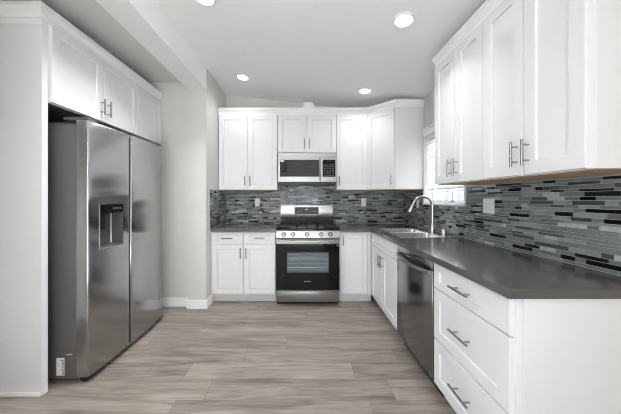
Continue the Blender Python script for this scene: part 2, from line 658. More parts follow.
# back run
upper('wall_cabinet', (-1.1, UY, 0), 0, 0.775, 0.328, UZ0, UZ1, (0.3875, 0.3875), 'rl', 'white two-door shaker cabinet on the back wall left of the microwave')
upper('wall_cabinet', (-0.322, UY, 0), 0, 0.776, 0.328, 1.872, UZ1, (0.388, 0.388), 'rl', 'short white two-door cabinet directly above the microwave')
upper('wall_cabinet', (0.456, UY, 0), 0, XC0 - 0.458, 0.328, UZ0, UZ1, (XC0 - 0.458,), 'l', 'narrow white single-door cabinet just right of the microwave')
# diagonal corner
t = thing('corner_wall_cabinet', (XC0, UY, 0), R(-45), 'white corner cabinet with an angled door between the back wall and window', 'cabinet', 'white shaker wall cabinets')
L45 = (XC1 - XC0) * math.sqrt(2)


def to_local(px, py):
    dx, dy = px - XC0, py - UY
    c, s = math.cos(R(45)), math.sin(R(45))
    return (dx * c - dy * s, dx * s + dy * c)


poly = [to_local(*p) for p in ((XC0 + 0.001, UY), (XC1, 3.03), (XR - 0.002, 3.03), (XR - 0.002, YB - 0.002), (XC0 + 0.001, YB - 0.002))]
MB().prism(poly, UZ0 + 0.004, UZ1).build('body', M_CAB, t)
cx = sum(p[0] for p in poly) / 5
cy = sum(p[1] for p in poly) / 5
MB().prism([(cx + (a - cx) * 0.97, cy + (b - cy) * 0.97) for a, b in poly], UZ0 + 0.0005, UZ0 + 0.0035).build('bottom_panel', M_PLY, t)['label'] = 'bare tan plywood underside'
d = MB().shaker(0.012, L45 - 0.012, UZ0 + 0.008, UZ1 - 0.02, -0.0205).build('door', M_CAB, t)
bar_handle(d, (L45 - 0.045, -0.0205, UZ0 + 0.12), 0.13)
# right run (faces -x): local x runs toward the viewer
UXR = 1.14
D4 = (2.117 - 0.985) / 4
upper('wall_cabinet', (UXR, 2.117, 0), R(-90), D4 * 2, XR - UXR - 0.002, UZ0, UZ1, (D4, D4), 'rl', 'white two-door cabinet on the right wall, next to the window', hz=0.08)
t = upper('wall_cabinet', (UXR, 2.117 - D4 * 2, 0), R(-90), D4 * 2 + 0.018, XR - UXR - 0.002, UZ0, UZ1, (D4, D4), 'rl', 'white two-door cabinet on the right wall nearest the viewer, at top right', hz=0.08)
# fridge run (faces +x): local x runs away from the viewer
FXC = -1.675
FZ0, FZ1 = 1.905, 2.445
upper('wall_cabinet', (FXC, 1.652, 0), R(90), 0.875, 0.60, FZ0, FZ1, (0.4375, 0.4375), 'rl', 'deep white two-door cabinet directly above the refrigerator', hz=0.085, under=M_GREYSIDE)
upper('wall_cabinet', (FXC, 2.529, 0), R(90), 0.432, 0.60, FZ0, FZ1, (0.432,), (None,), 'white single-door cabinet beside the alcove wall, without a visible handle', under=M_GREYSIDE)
# tall end panel
t = thing('end_panel', (FXC, 1.61, 0), 0, 'tall white panel standing at the near side of the refrigerator', 'panel')
MB().box(-0.612, 0.0, 0, 0.039, 0, FZ1, 0.0015).build('board', M_CAB, t)
MB().box(-0.612, -0.004, -0.011, -0.0005, 0, 0.028, 0.003, 2).build('shoe_molding', M_TRIM, t)
MB().box(-0.612, 0.0, -0.004, -0.0003, FZ1 - 0.05, FZ1 - 0.002, 0.001).build('top_rail', M_TRIM, t)

CROWN = [(0.0, 0.0), (0.006, 0.0), (0.006, 0.030), (0.010, 0.034), (0.021, 0.064), (0.024, 0.066), (0.024, 0.090), (0.0, 0.090)]
tag(sweep([(-1.108, UY - 0.0005), (XC0, UY - 0.0005), (XC1 - 0.0003, 3.0293), (XR - 0.003, 3.0293)], CROWN, UZ1 - 0.012).build('crown_molding', M_TRIM),
    'white crown molding along the back wall cabinets and round the corner cabinet', 'molding', 'cabinet crown moldings')
tag(sweep([(XR - 0.003, 2.1185), (UXR - 0.0008, 2.1185), (UXR - 0.0008, 0.9655), (XR - 0.003, 0.9655)], CROWN, UZ1 - 0.012).build('crown_molding', M_TRIM),
    'white crown molding on top of the right wall cabinets under the ceiling', 'molding', 'cabinet crown moldings')
tag(sweep([(XLL + 0.01, 1.6045), (FXC + 0.0008, 1.6045), (FXC + 0.0008, YA - 0.003)], CROWN, FZ1 - 0.012).build('crown_molding', M_TRIM),
    'white crown molding on top of the cabinets over the refrigerator', 'molding', 'cabinet crown moldings')

# base cabinets -------------------------------------------------
BY, BX = 3.06, 0.86        # carcass fronts
BZ0, BZ1 = 0.10, 0.875


def base(name, loc, rz, w, depth, label, hollow=False):
    t = thing(name, loc, rz, label, 'cabinet', 'white shaker base cabinets')
    if hollow:      # open-topped box that the sink bowls hang into
        m = MB()
        m.box(0.0005, w - 0.0005, 0, 0.018, BZ0, BZ1)
        m.box(0.0005, w - 0.0005, depth - 0.012, depth, BZ0, BZ1)
        m.box(0.0005, 0.0185, 0.018, depth - 0.012, BZ0, BZ1)
        m.box(w - 0.0185, w - 0.0005, 0.018, depth - 0.012, BZ0, BZ1)
        m.box(0.0185, w - 0.0185, 0.018, depth - 0.012, BZ0, BZ0 + 0.018)
        m.build('body', M_CAB, t)
    else:
        MB().box(0.0005, w - 0.0005, 0, depth, BZ0, BZ1, 0.001).build('body', M_CAB, t)
    MB().box(0.001, w - 0.001, 0.055, 0.07, 0.0, BZ0 - 0.0005).build('toe_kick', M_CAB, t)
    return t


def front(t, name, x0, x1, z0, z1, rail=0.062, rec=0.009):
    return MB().shaker(x0 + GAP, x1 - GAP, z0, z1, -0.0205, rail=rail, rec=rec, railx=0.062).build(name, M_CAB, t)


t = base('base_cabinet', (-1.095, BY, 0), 0, 0.772, YB - BY - 0.012, 'white base cabinet with two drawers over two doors, left of the range')
MB().box(-0.0135, -0.0002, 0.0, 0.02, 0, BZ1).build('filler_strip', M_CAB, t)
for i in (0, 1):
    x0, x1 = 0.386 * i, 0.386 * (i + 1)
    d = front(t, 'drawer', x0, x1, 0.725, 0.865, 0.038, 0.006)
    bar_handle(d, ((x0 + x1) / 2, -0.0205, 0.795), 0.13, False)
    d = front(t, 'door', x0, x1, 0.115, 0.718)
    bar_handle(d, (x1 - 0.035 if i == 0 else x0 + 0.035, -0.0205, 0.615), 0.13)
t = base('base_cabinet', (0.456, BY, 0), 0, 0.402, YB - BY - 0.012, 'white base cabinet with one tall door, right of the range')
d = front(t, 'door', 0.006, 0.345, 0.115, 0.865)
bar_handle(d, (0.041, -0.0205, 0.775), 0.13)
MB().box(0.347, 0.379, -0.02, -0.0005, 0.10, 0.874).build('filler_strip', M_CAB, t)
# sink base (faces -x)
t = base('sink_base_cabinet', (BX, 3.037, 0), R(-90), 0.823, XR - BX - 0.012, 'white sink cabinet with two doors under a false drawer front', True)
front(t, 'false_drawer_front', 0.022, 0.82, 0.725, 0.865, 0.038, 0.006)
for i in (0, 1):
    x0, x1 = 0.022 + 0.399 * i, 0.022 + 0.399 * (i + 1)
    d = front(t, 'door', x0, x1, 0.115, 0.718)
    bar_handle(d, (x1 - 0.035 if i == 0 else x0 + 0.035, -0.0205, 0.615), 0.13)
# drawer base
t = base('drawer_cabinet', (BX, 1.598, 0), R(-90), 0.598, XR - BX - 0.012, 'white cabinet of three drawers at the near end of the counter')
for z0, z1 in ((0.715, 0.865), (0.395, 0.708), (0.108, 0.388)):
    d = front(t, 'drawer', 0.004, 0.59, z0, z1, 0.042 if z0 > 0.7 else 0.062, 0.008)
    bar_handle(d, (0.297, -0.0205, (z0 + z1) / 2), 0.155, False)
MB().box(0.5982, 0.6042, 0.022, XR - BX - 0.013, 0.0, 0.874, 0.001).build('end_panel', M_CAB, t)

# ---------------------------------------------------------------- countertops
CZ0, CZ1 = 0.8765, 0.914
CX, CY = 0.815, 3.005
RX0, RX1 = -0.3125, 0.4525        # range bay
tag(MB().box(XL + 0.011, RX0, CY, YB - 0.011, CZ0, CZ1).build('countertop', M_COUNTER, bevel=0.002),
    'short dark grey countertop to the left of the range', 'countertop', 'dark grey countertops')
SX0, SX1, SY0, SY1 = 0.90, 1.425, 2.27, 2.99     # sink outer rim
us = [RX1, CX, SX0 + 0.02, SX1 - 0.02, XR - 0.011]
vs = [0.982, SY0 + 0.02, SY1 - 0.02, CY, YB - 0.011]
tag(MB().cells(us, vs, lambda i, j: not ((i == 0 and j < 3) or (i == 2 and j == 1)), CZ0, CZ1).build('countertop', M_COUNTER, bevel=0.002),
    'long L-shaped dark grey countertop with the sink, running toward the viewer', 'countertop', 'dark grey countertops')

# ---------------------------------------------------------------- mosaic backsplash (one tiled skin)
rnd = random.Random(11)
rows = []
z = 0.9165
while z < 1.52:
    h = rnd.choice([0.009, 0.011, 0.0145, 0.0145, 0.019, 0.022, 0.024])
    if rows and rows[-1][1] - rows[-1][0] < 0.012 and h < 0.012:
        h = 0.021
    rows.append((z, z + h))
    z += h + 0.0024
mb = MB()


def splash(u0, u1, z0, z1, P, seed):
    """P(u, v, depth) -> point; depth 0 at wall"""
    rr = random.Random(seed)
    mb.mi = 0
    a = [P(u0, z0, 0.0005), P(u1, z0, 0.0005), P(u1, z1, 0.0005), P(u0, z1, 0.0005)]
    b = [P(u0, z0, 0.0055), P(u1, z0, 0.0055), P(u1, z1, 0.0055), P(u0, z1, 0.0055)]
    mb.rings([a, b])
    for r0, r1 in rows:
        q0, q1 = max(r0, z0 + 0.001), min(r1, z1 - 0.001)
        u = -2.0 + rr.random() * 0.1
        pm = -1
        while u < 5.0:
            ln = rr.choice([0.048, 0.073, 0.098, 0.098, 0.148, 0.148])
            m = rr.choices(range(6), [38, 18, 15, 16, 8, 5])[0]
            if m == 3:
                ln = rr.choice([0.048, 0.073, 0.098, 0.148])
                if pm == 3:
                    m = 0
            pm = m
            w0, w1 = max(u, u0 + 0.0005), min(u + ln, u1 - 0.0005)
            u += ln + 0.0024
            ra, rb = rr.uniform(-1, 1), rr.uniform(-1, 1)
            if w1 - w0 < 0.006 or q1 - q0 < 0.004:
                continue
            c = 0.0009
            mb.mi = 1 + m
            tu, tv = ra * 0.008 * (w1 - w0) / 2, rb * 0.014 * (q1 - q0) / 2   # tiles never sit quite flush
            ring = lambda i, d, k=1: [P(w0 + i, q0 + i, d - k * (tu + tv)), P(w1 - i, q0 + i, d + k * (tu - tv)), P(w1 - i, q1 - i, d + k * (tu + tv)), P(w0 + i, q1 - i, d + k * (tv - tu))]
            mb.rings([ring(0, 0.005, 0), ring(0, 0.0074), ring(c, 0.0082)], cap0=False)


PB = lambda u, v, d: (u, YB - d, v)
PR = lambda u, v, d: (XR - d, u, v)
PL = lambda u, v, d: (XL + d, u, v)
splash(XL + 0.010, RX0 - 0.003, 0.9155, UZ0 - 0.002, PB, 1)
splash(RX0 - 0.003, RX1 + 0.002, 0.9155, 1.465, PB, 2)
splash(RX1 + 0.002, XR - 0.010, 0.9155, UZ0 - 0.002, PB, 3)
splash(CY - 0.005, YB - 0.0005, 0.9155, UZ0 - 0.002, PL, 4)
splash(WY1 + 0.032, YB - 0.0005, 0.9155, UZ0 - 0.002, PR, 5)
splash(WY0 - 0.018, WY1 + 0.032, 0.9155, 1.200, PR, 6)
splash(0.985, WY0 - 0.018, 0.9155, UZ0 - 0.002, PR, 6)
tag(mb.build('backsplash', [M_GROUT] + M_T, recalc=True), 'grey and black glass mosaic tile backsplash between counters and wall cabinets', 'backsplash')

# ---------------------------------------------------------------- outlets
def outlet(loc, rz, gangs, label):
    w = 0.07 if gangs == 1 else 0.116
    t = thing('wall_outlet', loc, rz, label, 'outlet', 'white wall plates on the backsplash')
    MB().box(-w / 2, w / 2, -0.006, 0, -0.058, 0.058, 0.002, 2).build('plate', M_WHITEPL, t)
    for g in range(gangs):
        cx = 0 if gangs == 1 else (-0.023 + 0.046 * g)
        m = MB()
        m.box(cx - 0.0165, cx + 0.0165, -0.0085, -0.0062, -0.033, 0.033, 0.001)
        r = m.build('receptacle', M_WHITEPL, t)
        for s in (-1, 1):
            for k in (-1, 1):
                MB().box(cx + k * 0.006 - 0.001, cx + k * 0.006 + 0.001, -0.0088, -0.0086, s * 0.016 - 0.004, s * 0.016 + 0.005).build('slot', M_INK, r)
    return t


outlet((-0.648, YB - 0.0092, 1.222), 0, 1, 'white outlet plate on the back tiles left of the range')
outlet((0.895, YB - 0.0092, 1.222), 0, 1, 'white outlet plate on the back tiles right of the range')
outlet((XR - 0.0092, 1.965, 1.215), R(-90), 2, 'wide double white outlet plate on the right tiles beside the window')
outlet((XR - 0.0092, 3.17, 1.215), R(-90), 1, 'white outlet plate in the tiled corner between the window and back wall')

# ---------------------------------------------------------------- sink
sk = thing('kitchen_sink', ((SX0 + SX1) / 2, (SY0 + SY1) / 2, CZ1), 0, 'stainless steel double bowl sink set in the counter under the window', 'sink')
hx, hy = (SX1 - SX0) / 2, (SY1 - SY0) / 2
bx0, bx1 = -hx + 0.035, hx - 0.105
by = [(-hy + 0.035, -0.014), (0.014, hy - 0.035)]
us = [-hx, bx0, bx1, hx]
vs = [-hy, by[0][0], by[0][1], by[1][0], by[1][1], hy]
MB().cells(us, vs, lambda i, j: not (i == 1 and j in (1, 3)), 0.0005, 0.006).build('rim', M_SINK, sk, bevel=0.002)
for y0, y1 in by:
    m = MB()

    def rr_ring(ins, z, r):
        pts = []
        for (cx_, cy_, a0) in ((bx1 - ins - r, y1 - ins - r, 0), (bx0 + ins + r, y1 - ins - r, 90), (bx0 + ins + r, y0 + ins + r, 180), (bx1 - ins - r, y0 + ins + r, 270)):
            for k in range(5):
                a = R(a0 + 90 * k / 4)
                pts.append((cx_ + r * math.cos(a), cy_ + r * math.sin(a), z))
        return pts
    m.rings([rr_ring(-0.0005, 0.0055, 0.004), rr_ring(0.003, 0.001, 0.03), rr_ring(0.008, -0.13, 0.04), rr_ring(0.022, -0.158, 0.04), rr_ring(0.05, -0.162, 0.03)], cap0=False)
    bo = m.build('bowl', M_SINK, sk, recalc=False)
    for p in bo.data.polygons:
        pass
    MB().lathe([(0.04, 0), (0.036, 0.003), (0.012, 0.001)], ((bx0 + bx1) / 2, (y0 + y1) / 2, -0.162)).build('drain', M_CHROME, bo)

# faucet
FX, FY = 1.372, 2.63
fz = CZ1 + 0.0062
fa = thing('faucet', (FX, FY, fz), 0, 'brushed nickel gooseneck faucet arching over the sink', 'faucet')
MB().lathe([(0.029, 0), (0.029, 0.006), (0.024, 0.012), (0.022, 0.075), (0.020, 0.082), (0.0135, 0.088)]).build('base', M_CHROME, fa)
pts = [(0, 0, 0.085), (0, 0, 0.18), (0, 0, 0.275)]
for k in range(1, 13):
    a = R(180 * k / 12 * 0.90)
    pts.append((-0.10 + 0.10 * math.cos(a), 0, 0.275 + 0.10 * math.sin(a)))
MB().tube(pts, 0.0148, 16).build('neck', M_CHROME, fa)
e = Vector(pts[-1])
dv = (Vector(pts[-1]) - Vector(pts[-2])).normalized()
MB().tube([e, e + dv * 0.02, e + dv * 0.045, e + dv * 0.10, e + dv * 0.105], [0.0155, 0.0165, 0.019, 0.0245, 0.022], 16).build('spray_head', M_CHROME, fa)
m = MB()
m.tube([(0, -0.02, 0.055), (0, -0.045, 0.058)], 0.012, 12)
m.tube([(0, -0.040, 0.058), (0.004, -0.052, 0.085), (0.008, -0.058, 0.125)], [0.007, 0.0065, 0.0055], 10)
m.build('lever', M_CHROME, fa)
# air gap cap
ag = thing('air_gap', (1.372, 2.42, fz), 0, 'small brushed nickel cylinder on the sink deck right of the faucet', 'air gap')
MB().lathe([(0.028, 0), (0.028, 0.005), (0.0235, 0.007), (0.0235, 0.054), (0.020, 0.060)]).build('cap', M_CHROME, ag)

# ---------------------------------------------------------------- window blind
bl = thing('window_blind', (XR + 0.036, (WY0 + WY1) / 2, WZ1 - 0.008), 0, 'white horizontal slat blind lowered over the upper sink window', 'blind')
w = hw - 0.012
MB().box(-0.03, 0.03, -w, w, -0.045, 0, 0.002).build('headrail', M_BLIND, bl)
m = MB()
z = -0.07
while z > -0.595:
    ca, sa = math.cos(R(50)) * 0.026, math.sin(R(50)) * 0.026
    th = 0.0014
    m.rings([[(-ca, y, z - sa - th), (ca, y, z + sa - th), (ca, y, z + sa + th), (-ca, y, z - sa + th)] for y in (-w, w)])
    z -= 0.0435
m.build('slats', M_BLIND, bl)
MB().box(-0.024, 0.024, -w, w, -0.632, -0.612, 0.003).build('bottom_rail', M_BLIND, bl)
for y in (-w + 0.1, w - 0.1):
    for xx in (-0.026, 0.026):
        MB().tube([(xx, y, -0.045), (xx, y, -0.612)], 0.001, 6).build('ladder_cord', M_BLIND, bl)

# ---------------------------------------------------------------- gas range
rg = thing('gas_range', (0.07, 2.985, 0), 0, 'stainless steel gas range with black glass oven door against the back wall', 'range')
MB().box(-0.378, 0.378, 0.032, 0.635, 0.045, 0.893, 0.002).build('body', M_GREYSIDE, rg)
m = MB()
m.box(-0.376, 0.376, 0.0, 0.031, 0.040, 0.176, 0.003, 2)
m.box(-0.376, 0.376, -0.006, 0.031, 0.166, 0.1775, 0.002)
m.build('drawer', M_STEEL, rg)
MB().box(-0.37, 0.37, 0.035, 0.06, 0.012, 0.0445).build('kick_plate', M_BLACK, rg)
for sx in (-1, 1):
    for yy in (0.1, 0.58):
        MB().lathe([(0.018, 0.0), (0.018, 0.008), (0.011, 0.010), (0.011, 0.0445)], (sx * 0.33, yy, 0)).build('foot', M_BLACK, rg)
# oven door
od = MB()
z0, z1 = 0.183, 0.738
hx0, hx1, hz0, hz1 = -0.252, 0.25, 0.385, 0.635
od.box(-0.376, hx0, 0.0, 0.03, z0, z1)
od.box(hx1, 0.376, 0.0, 0.03, z0, z1)
od.box(hx0, hx1, 0.0, 0.03, z0, hz0)
od.box(hx0, hx1, 0.0, 0.03, hz1, z1)
od = od.build('oven_door', M_BLKGLASS, rg)
MB().box(-0.376, 0.376, -0.002, 0.03, 0.7385, 0.795, 0.002).build('door_top_trim', M_STEEL, od)
MB().box(hx0, hx1, 0.024, 0.0285, hz0, hz1).build('oven_window_backing', M_OVENSHEEN, od)  # flat backing whose grey paints in the window's reflection
m = MB()
for zz in (0.425, 0.445, 0.49, 0.535, 0.555, 0.60):
    m.tube([(hx0 + 0.01, 0.018, zz), (hx1 - 0.01, 0.018, zz)], 0.0022 if zz not in (0.445, 0.60) else 0.0036, 6)
for k in range(15):
    xx = hx0 + 0.02 + k * 0.033
    m.tube([(xx, 0.021, 0.43), (xx, 0.021, 0.44)], 0.0015, 6)
m.build('oven_rack', M_RACK, od)
MB().box(hx0 + 0.0005, hx1 - 0.0005, 0.002, 0.005, hz0 + 0.0005, hz1 - 0.0005).build('window', M_OVENGLASS, od)
m = MB()   # wide bowed bar handle
prof = []
n = 12
for k in range(n + 1):
    s = -1 + 2 * k / n
    prof.append((s * 0.365, -0.030 - 0.024 * (1 - s * s) ** 0.5 if abs(s) < 1 else -0.030, 0.772))
rings = []
for (x, y, zz) in prof:
    rings.append([(x, y + 0.010 * math.cos(a), zz + 0.015 * math.sin(a)) for a in [2 * math.pi * q / 12 for q in range(12)]])
m.rings(rings)
for s in (-1, 1):
    m.box(s * 0.355 - 0.014, s * 0.355 + 0.014, -0.036, -0.0022, 0.759, 0.785, 0.003)
m.build('handle', M_STEEL, od)
text_mesh('logo', 'SAMSUNG', 0.017, (-0.006, -0.0006, 0.285), (R(90), 0, 0), M_LOGO, od)
MB().box(0.345, 0.362, -0.0008, -0.0001, 0.712, 0.722).build('sticker', M_STICKER, od)
# control panel, sloping
m = MB()
m.rings([[(x, y, zz) for y, zz in ((0.0, 0.802), (-0.004, 0.806), (0.006, 0.889), (0.014, 0.893), (0.0315, 0.893), (0.0315, 0.802))] for x in (-0.378, 0.378)])
cp = m.build('control_panel', M_STEEL, rg)
for kx in (-0.288, -0.178, -0.010, 0.158, 0.268):
    kb = MB()
    c = Vector((kx, 0.0006, 0.846))
    ax = Vector((0, -0.993, 0.12))
    kb.tube([c + ax * 0.0005, c + ax * 0.006, c + ax * 0.0065, c + ax * 0.030, c + ax * 0.033], [0.029, 0.029, 0.024, 0.0215, 0.0195], 20)
    k = kb.build('knob', M_KNOB, rg)
    kb = MB()
    kb.tube([c + ax * 0.034 + Vector((0, 0, -0.016)), c + ax * 0.034 + Vector((0, 0, 0.016))], 0.003, 8)
    kb.build('pointer', M_LOGO, k)
# cooktop
MB().box(-0.379, 0.379, 0.03, 0.600, 0.8935, 0.910, 0.003, 2).build('cooktop', M_BLKGLASS, rg)
for bxx, byy, br in ((-0.26, 0.17, 0.045), (-0.26, 0.44, 0.036), (0, 0.30, 0.05), (0.26, 0.17, 0.045), (0.26, 0.44, 0.036)):
    MB().lathe([(br + 0.012, 0), (br + 0.012, 0.006), (br, 0.008), (br, 0.016), (br - 0.006, 0.019)], (bxx, byy, 0.9102)).build('burner', M_IRON, rg)
for g0, g1 in ((-0.372, -0.128), (-0.122, 0.122), (0.128, 0.372)):
    m = MB()
    y0, y1, zt = 0.048, 0.575, 0.943
    xs = [g0 + 0.008, g1 - 0.008]
    for xx in xs:
        m.box(xx - 0.007, xx + 0.007, y0, y1, zt - 0.014, zt, 0.002)
    for yy in (y0 + 0.007, (y0 + y1) / 2, y1 - 0.007):
        m.box(g0 + 0.001, g1 - 0.001, yy - 0.007, yy + 0.007, zt - 0.0135, zt + 0.0005, 0.002)
    xm = (g0 + g1) / 2
    m.box(xm - 0.005, xm + 0.005, y0, y1, zt - 0.013, zt - 0.0005, 0.002)
    for yy in (0.17, 0.44):
        m.box(g0 + 0.002, g1 - 0.002, yy - 0.005, yy + 0.005, zt - 0.013, zt - 0.0005, 0.002)
    for xx in xs:
        for yy in (y0 + 0.007, y1 - 0.007):
            m.box(xx - 0.006, xx + 0.006, yy - 0.006, yy + 0.006, 0.9105, zt - 0.012)
    m.build('grate', M_IRON, rg)
# backguard
m = MB()
m.rings([[(x, y, zz) for y, zz in ((0.602, 1.012), (0.600, 1.016), (0.612, 1.180), (0.618, 1.186), (0.638, 1.186), (0.638, 1.012))] for x in (-0.376, 0.376)])
bg = m.build('backguard', M_STEEL, rg)
m = MB()
m.rings([[(x, 0.6 + (zz - 1.016) * 0.0732 - o, zz) for o, zz in ((0.0003, 1.052), (0.0018, 1.052), (0.0018, 1.152), (0.0003, 1.152))] for x in (-0.178, 0.168)])
dp = m.build('display', M_BLKGLASS, bg)
for xx in (-0.13, -0.09, 0.07, 0.11):
    MB().box(xx, xx + 0.018, 0.6025, 0.6030, 1.085, 1.088).build('display_mark', M_LOGO, dp)
MB().box(-0.02, 0.012, 0.6042, 0.6049, 1.112, 1.128).build('display_digits', M_LOGO, dp)
MB().box(-0.374, 0.374, 0.606, 0.636, 0.8935, 1.0115).build('rear_vent', M_BLACK, rg)

# ---------------------------------------------------------------- microwave
mw = thing('microwave', (0.068, 3.215, 1.472), 0, 'stainless steel microwave mounted over the range', 'microwave')
H = 0.386
MB().box(-0.378, 0.378, 0.031, 0.42, 0.02, H + 0.006, 0.002).build('body', M_GREYSIDE, mw)
m = MB()
m.box(-0.378, 0.378, 0.004, 0.03, H - 0.058, H + 0.006, 0.002)
m.box(-0.366, 0.366, 0.001, 0.0045, H - 0.048, H - 0.006, 0.001)
m.build('top_vent', M_STEEL, mw)
zt = H - 0.060
m = MB()
dx1 = 0.172
m.box(-0.378, -0.352, 0, 0.03, 0.02, zt)
m.box(0.150, dx1, 0, 0.03, 0.02, zt)
m.box(-0.352, 0.150, 0, 0.03, 0.02, 0.085)
m.box(-0.352, 0.150, 0, 0.03, zt - 0.022, zt)
md = m.build('door', M_STEEL, mw)
MB().box(-0.352, 0.150, 0.003, 0.02, 0.085, zt - 0.022).build('window', M_BLKGLASS, md)
MB().box(-0.26, 0.12, 0.0022, 0.0029, 0.11, zt - 0.06).build('window_screen', M_GREYGLASS, md)
MB().box(-0.345, -0.30, 0.0022, 0.0029, zt - 0.050, zt - 0.028).build('sticker', M_STICKER, md)
m = MB()
m.tube([(0.161, -0.032, 0.030), (0.161, -0.032, zt - 0.004)], 0.0095, 12)
for zz in (0.055, zt - 0.03):
    m.box(0.155, 0.167, -0.03, -0.0003, zz - 0.01, zz + 0.01, 0.002)
m.build('handle', M_STEEL, md)
cpn = MB()
cpn.box(0.174, 0.196, 0, 0.03, 0.02, zt)
cpn.box(0.362, 0.378, 0, 0.03, 0.02, zt)
cpn.box(0.196, 0.362, 0, 0.03, 0.02, 0.085)
cpn.box(0.196, 0.362, 0, 0.03, zt - 0.022, zt)
cpn = cpn.build('control_panel', M_STEEL, mw)
MB().box(0.196, 0.362, 0.002, 0.02, 0.085, zt - 0.022).build('keypad', M_BLKGLASS, cpn)
m = MB()
for r_ in range(7):
    for c_ in range(4):
        m.box(0.213 + c_ * 0.036, 0.235 + c_ * 0.036, 0.0012, 0.0019, 0.098 + r_ * 0.0225, 0.1 + r_ * 0.0225 + 0.006)
m.build('keypad_marks', M_INK, cpn)
MB().box(0.235, 0.325, 0.0012, 0.0019, zt - 0.046, zt - 0.032).build('display', M_GREYGLASS, cpn)
m = MB()
m.box(-0.374, 0.374, 0.02, 0.40, -0.012, 0.0195)
m.build('underside_grille', M_BLACK, mw)

# ---------------------------------------------------------------- refrigerator
fr = thing('refrigerator', (-1.45, 2.174, 0), R(90), 'stainless steel side-by-side refrigerator with an ice and water dispenser', 'refrigerator')
FW = 0.457
FZB, FZT = 0.045, 1.815
MB().box(-FW + 0.004, FW - 0.004, 0.105, 0.79, 0.03, 1.785, 0.004, 2).build('body', M_GREYSIDE, fr)
for sx in (-0.40, 0.40):
    m = MB()
    m.lathe([(0.026, -0.018), (0.03, -0.015), (0.03, 0.015), (0.026, 0.018)], (sx * 1.05, 0.065, 0.03), axis='x', seg=18)
    m.build('roller', M_BLACK, fr)
MB().box(-FW + 0.065, FW - 0.065, 0.05, 0.104, 0.012, 0.042).build('toe_grille', M_BLACK, fr)


def curve_y(x):
    # gentle bow across the whole front
    return 0.012 * (x / FW) ** 2 * 1.6


def fridge_door(x0, x1, hole=None):
    r = 0.009
    back = 0.099
    n = 10
    xs = [x0 + (x1 - x0) * k / n for k in range(n + 1)]
    xs = [x for x in xs if x0 + r < x < x1 - r]
    if hole:
        xs = sorted([x for x in xs if abs(x - hole[0]) > 0.01 and abs(x - hole[1]) > 0.01] + [hole[0], hole[1]])
    prof = []
    for k in range(5):
        a = R(90 * k / 4)
        prof.append((x0 + r - r * math.cos(a), curve_y(x0) + r - r * math.sin(a)))
    for x in xs:
        prof.append((x, curve_y(x)))
    for k in range(5):
        a = R(90 * k / 4)
        prof.append((x1 - r + r * math.sin(a), curve_y(x1) + r - r * math.cos(a)))
    full = [(x0, back)] + prof + [(x1, back)]
    zs = [FZB] + ([hole[2], hole[3]] if hole else [FZB + 0.9]) + [FZT - 0.01, FZT]
    bm = MB()
    V = []
    for zi, zz in enumerate(zs):
        rw = []
        for (x, y) in full:
            if zi == len(zs) - 1:
                xm = (x0 + x1) / 2
                rw.append(bm.bm.verts.new((xm + (x - xm) * 0.98, y + (0.006 if y < 0.06 else 0), zz)))
            else:
                rw.append(bm.bm.verts.new((x, y, zz)))
        V.append(rw)
    m_ = len(full)
    for zi in range(len(zs) - 1):
        for i in range(m_):
            j = (i + 1) % m_
            if hole and zi == 1 and i < m_ - 1 and full[i][0] >= hole[0] - 1e-6 and full[j][0] <= hole[1] + 1e-6 and full[i][1] < 0.06:
                continue
            bm.face([V[zi][i], V[zi][j], V[zi + 1][j], V[zi + 1][i]])
    bm.face(list(reversed(V[0])))
    bm.face(V[-1])
    return bm.build('door', M_FRIDGE, fr, angle=40)


HX0, HX1, HZ0, HZ1 = -0.366, -0.142, 0.905, 1.232
GX0, GX1 = -0.073, -0.050
d1 = fridge_door(-FW, GX0, (HX0, HX1, HZ0, HZ1))
d2 = fridge_door(GX1, FW)
MB().box(GX0 + 0.0005, GX1 - 0.0005, 0.018, 0.104, FZB, FZT - 0.02).build('gasket_gap_shade', M_BLACK, fr)  # gasket block run forward; its black stands in for the gap's shade
# dispenser
yb = 0.095
m = MB()
yf = 0.011
P8 = [(HX0, yf, HZ0), (HX1, yf, HZ0), (HX1, yf, HZ1), (HX0, yf, HZ1)]
Q8 = [(HX0 + 0.012, yb, HZ0 + 0.015), (HX1 - 0.012, yb, HZ0 + 0.015), (HX1 - 0.012, yb, HZ1 - 0.01), (HX0 + 0.012, yb, HZ1 - 0.01)]
m.rings([P8, Q8], cap0=False)
ds = m.build('dispenser', M_DISPGREY, d1, recalc=False)
m = MB()   # bright bezel
bw = 0.004
for (a, b, c, e_) in ((HX0 - bw, HX0, HZ0 - bw, HZ1 + bw), (HX1, HX1 + bw, HZ0 - bw, HZ1 + bw), (HX0, HX1, HZ0 - bw, HZ0), (HX0, HX1, HZ1, HZ1 + bw)):
    m.box(a, b, 0.0085, 0.016, c, e_, 0.0008)
m.build('dispenser_bezel', M_STEEL, d1)
MB().box(HX1 - 0.020, HX1 - 0.0125, 0.088, 0.0945, HZ0 + 0.016, HZ1 - 0.070).build('dispenser_pale_strip', M_WHITEPL, d1)  # pale strip at the far back corner of the recess
MB().box(HX0 + 0.001, HX1 - 0.001, 0.006, 0.05, HZ1 - 0.068, HZ1 - 0.001, 0.002).build('dispenser_controls', M_BLKGLASS, d1)
m = MB()
for k in range(4):
    m.box(HX0 + 0.118 + k * 0.024, HX0 + 0.127 + k * 0.024, 0.0052, 0.0058, HZ1 - 0.040, HZ1 - 0.026)
m.build('control_marks', M_INK, d1)
m = MB()
m.box(HX0 + 0.06, HX0 + 0.12, 0.066, 0.085, HZ0 + 0.13, HZ1 - 0.072, 0.003)
m.build('dispenser_paddle', M_BLACK, d1)
MB().box(HX0 + 0.002, HX1 - 0.002, 0.006, 0.075, HZ0 + 0.001, HZ0 + 0.014, 0.002).build('drip_tray', M_STEEL, d1)
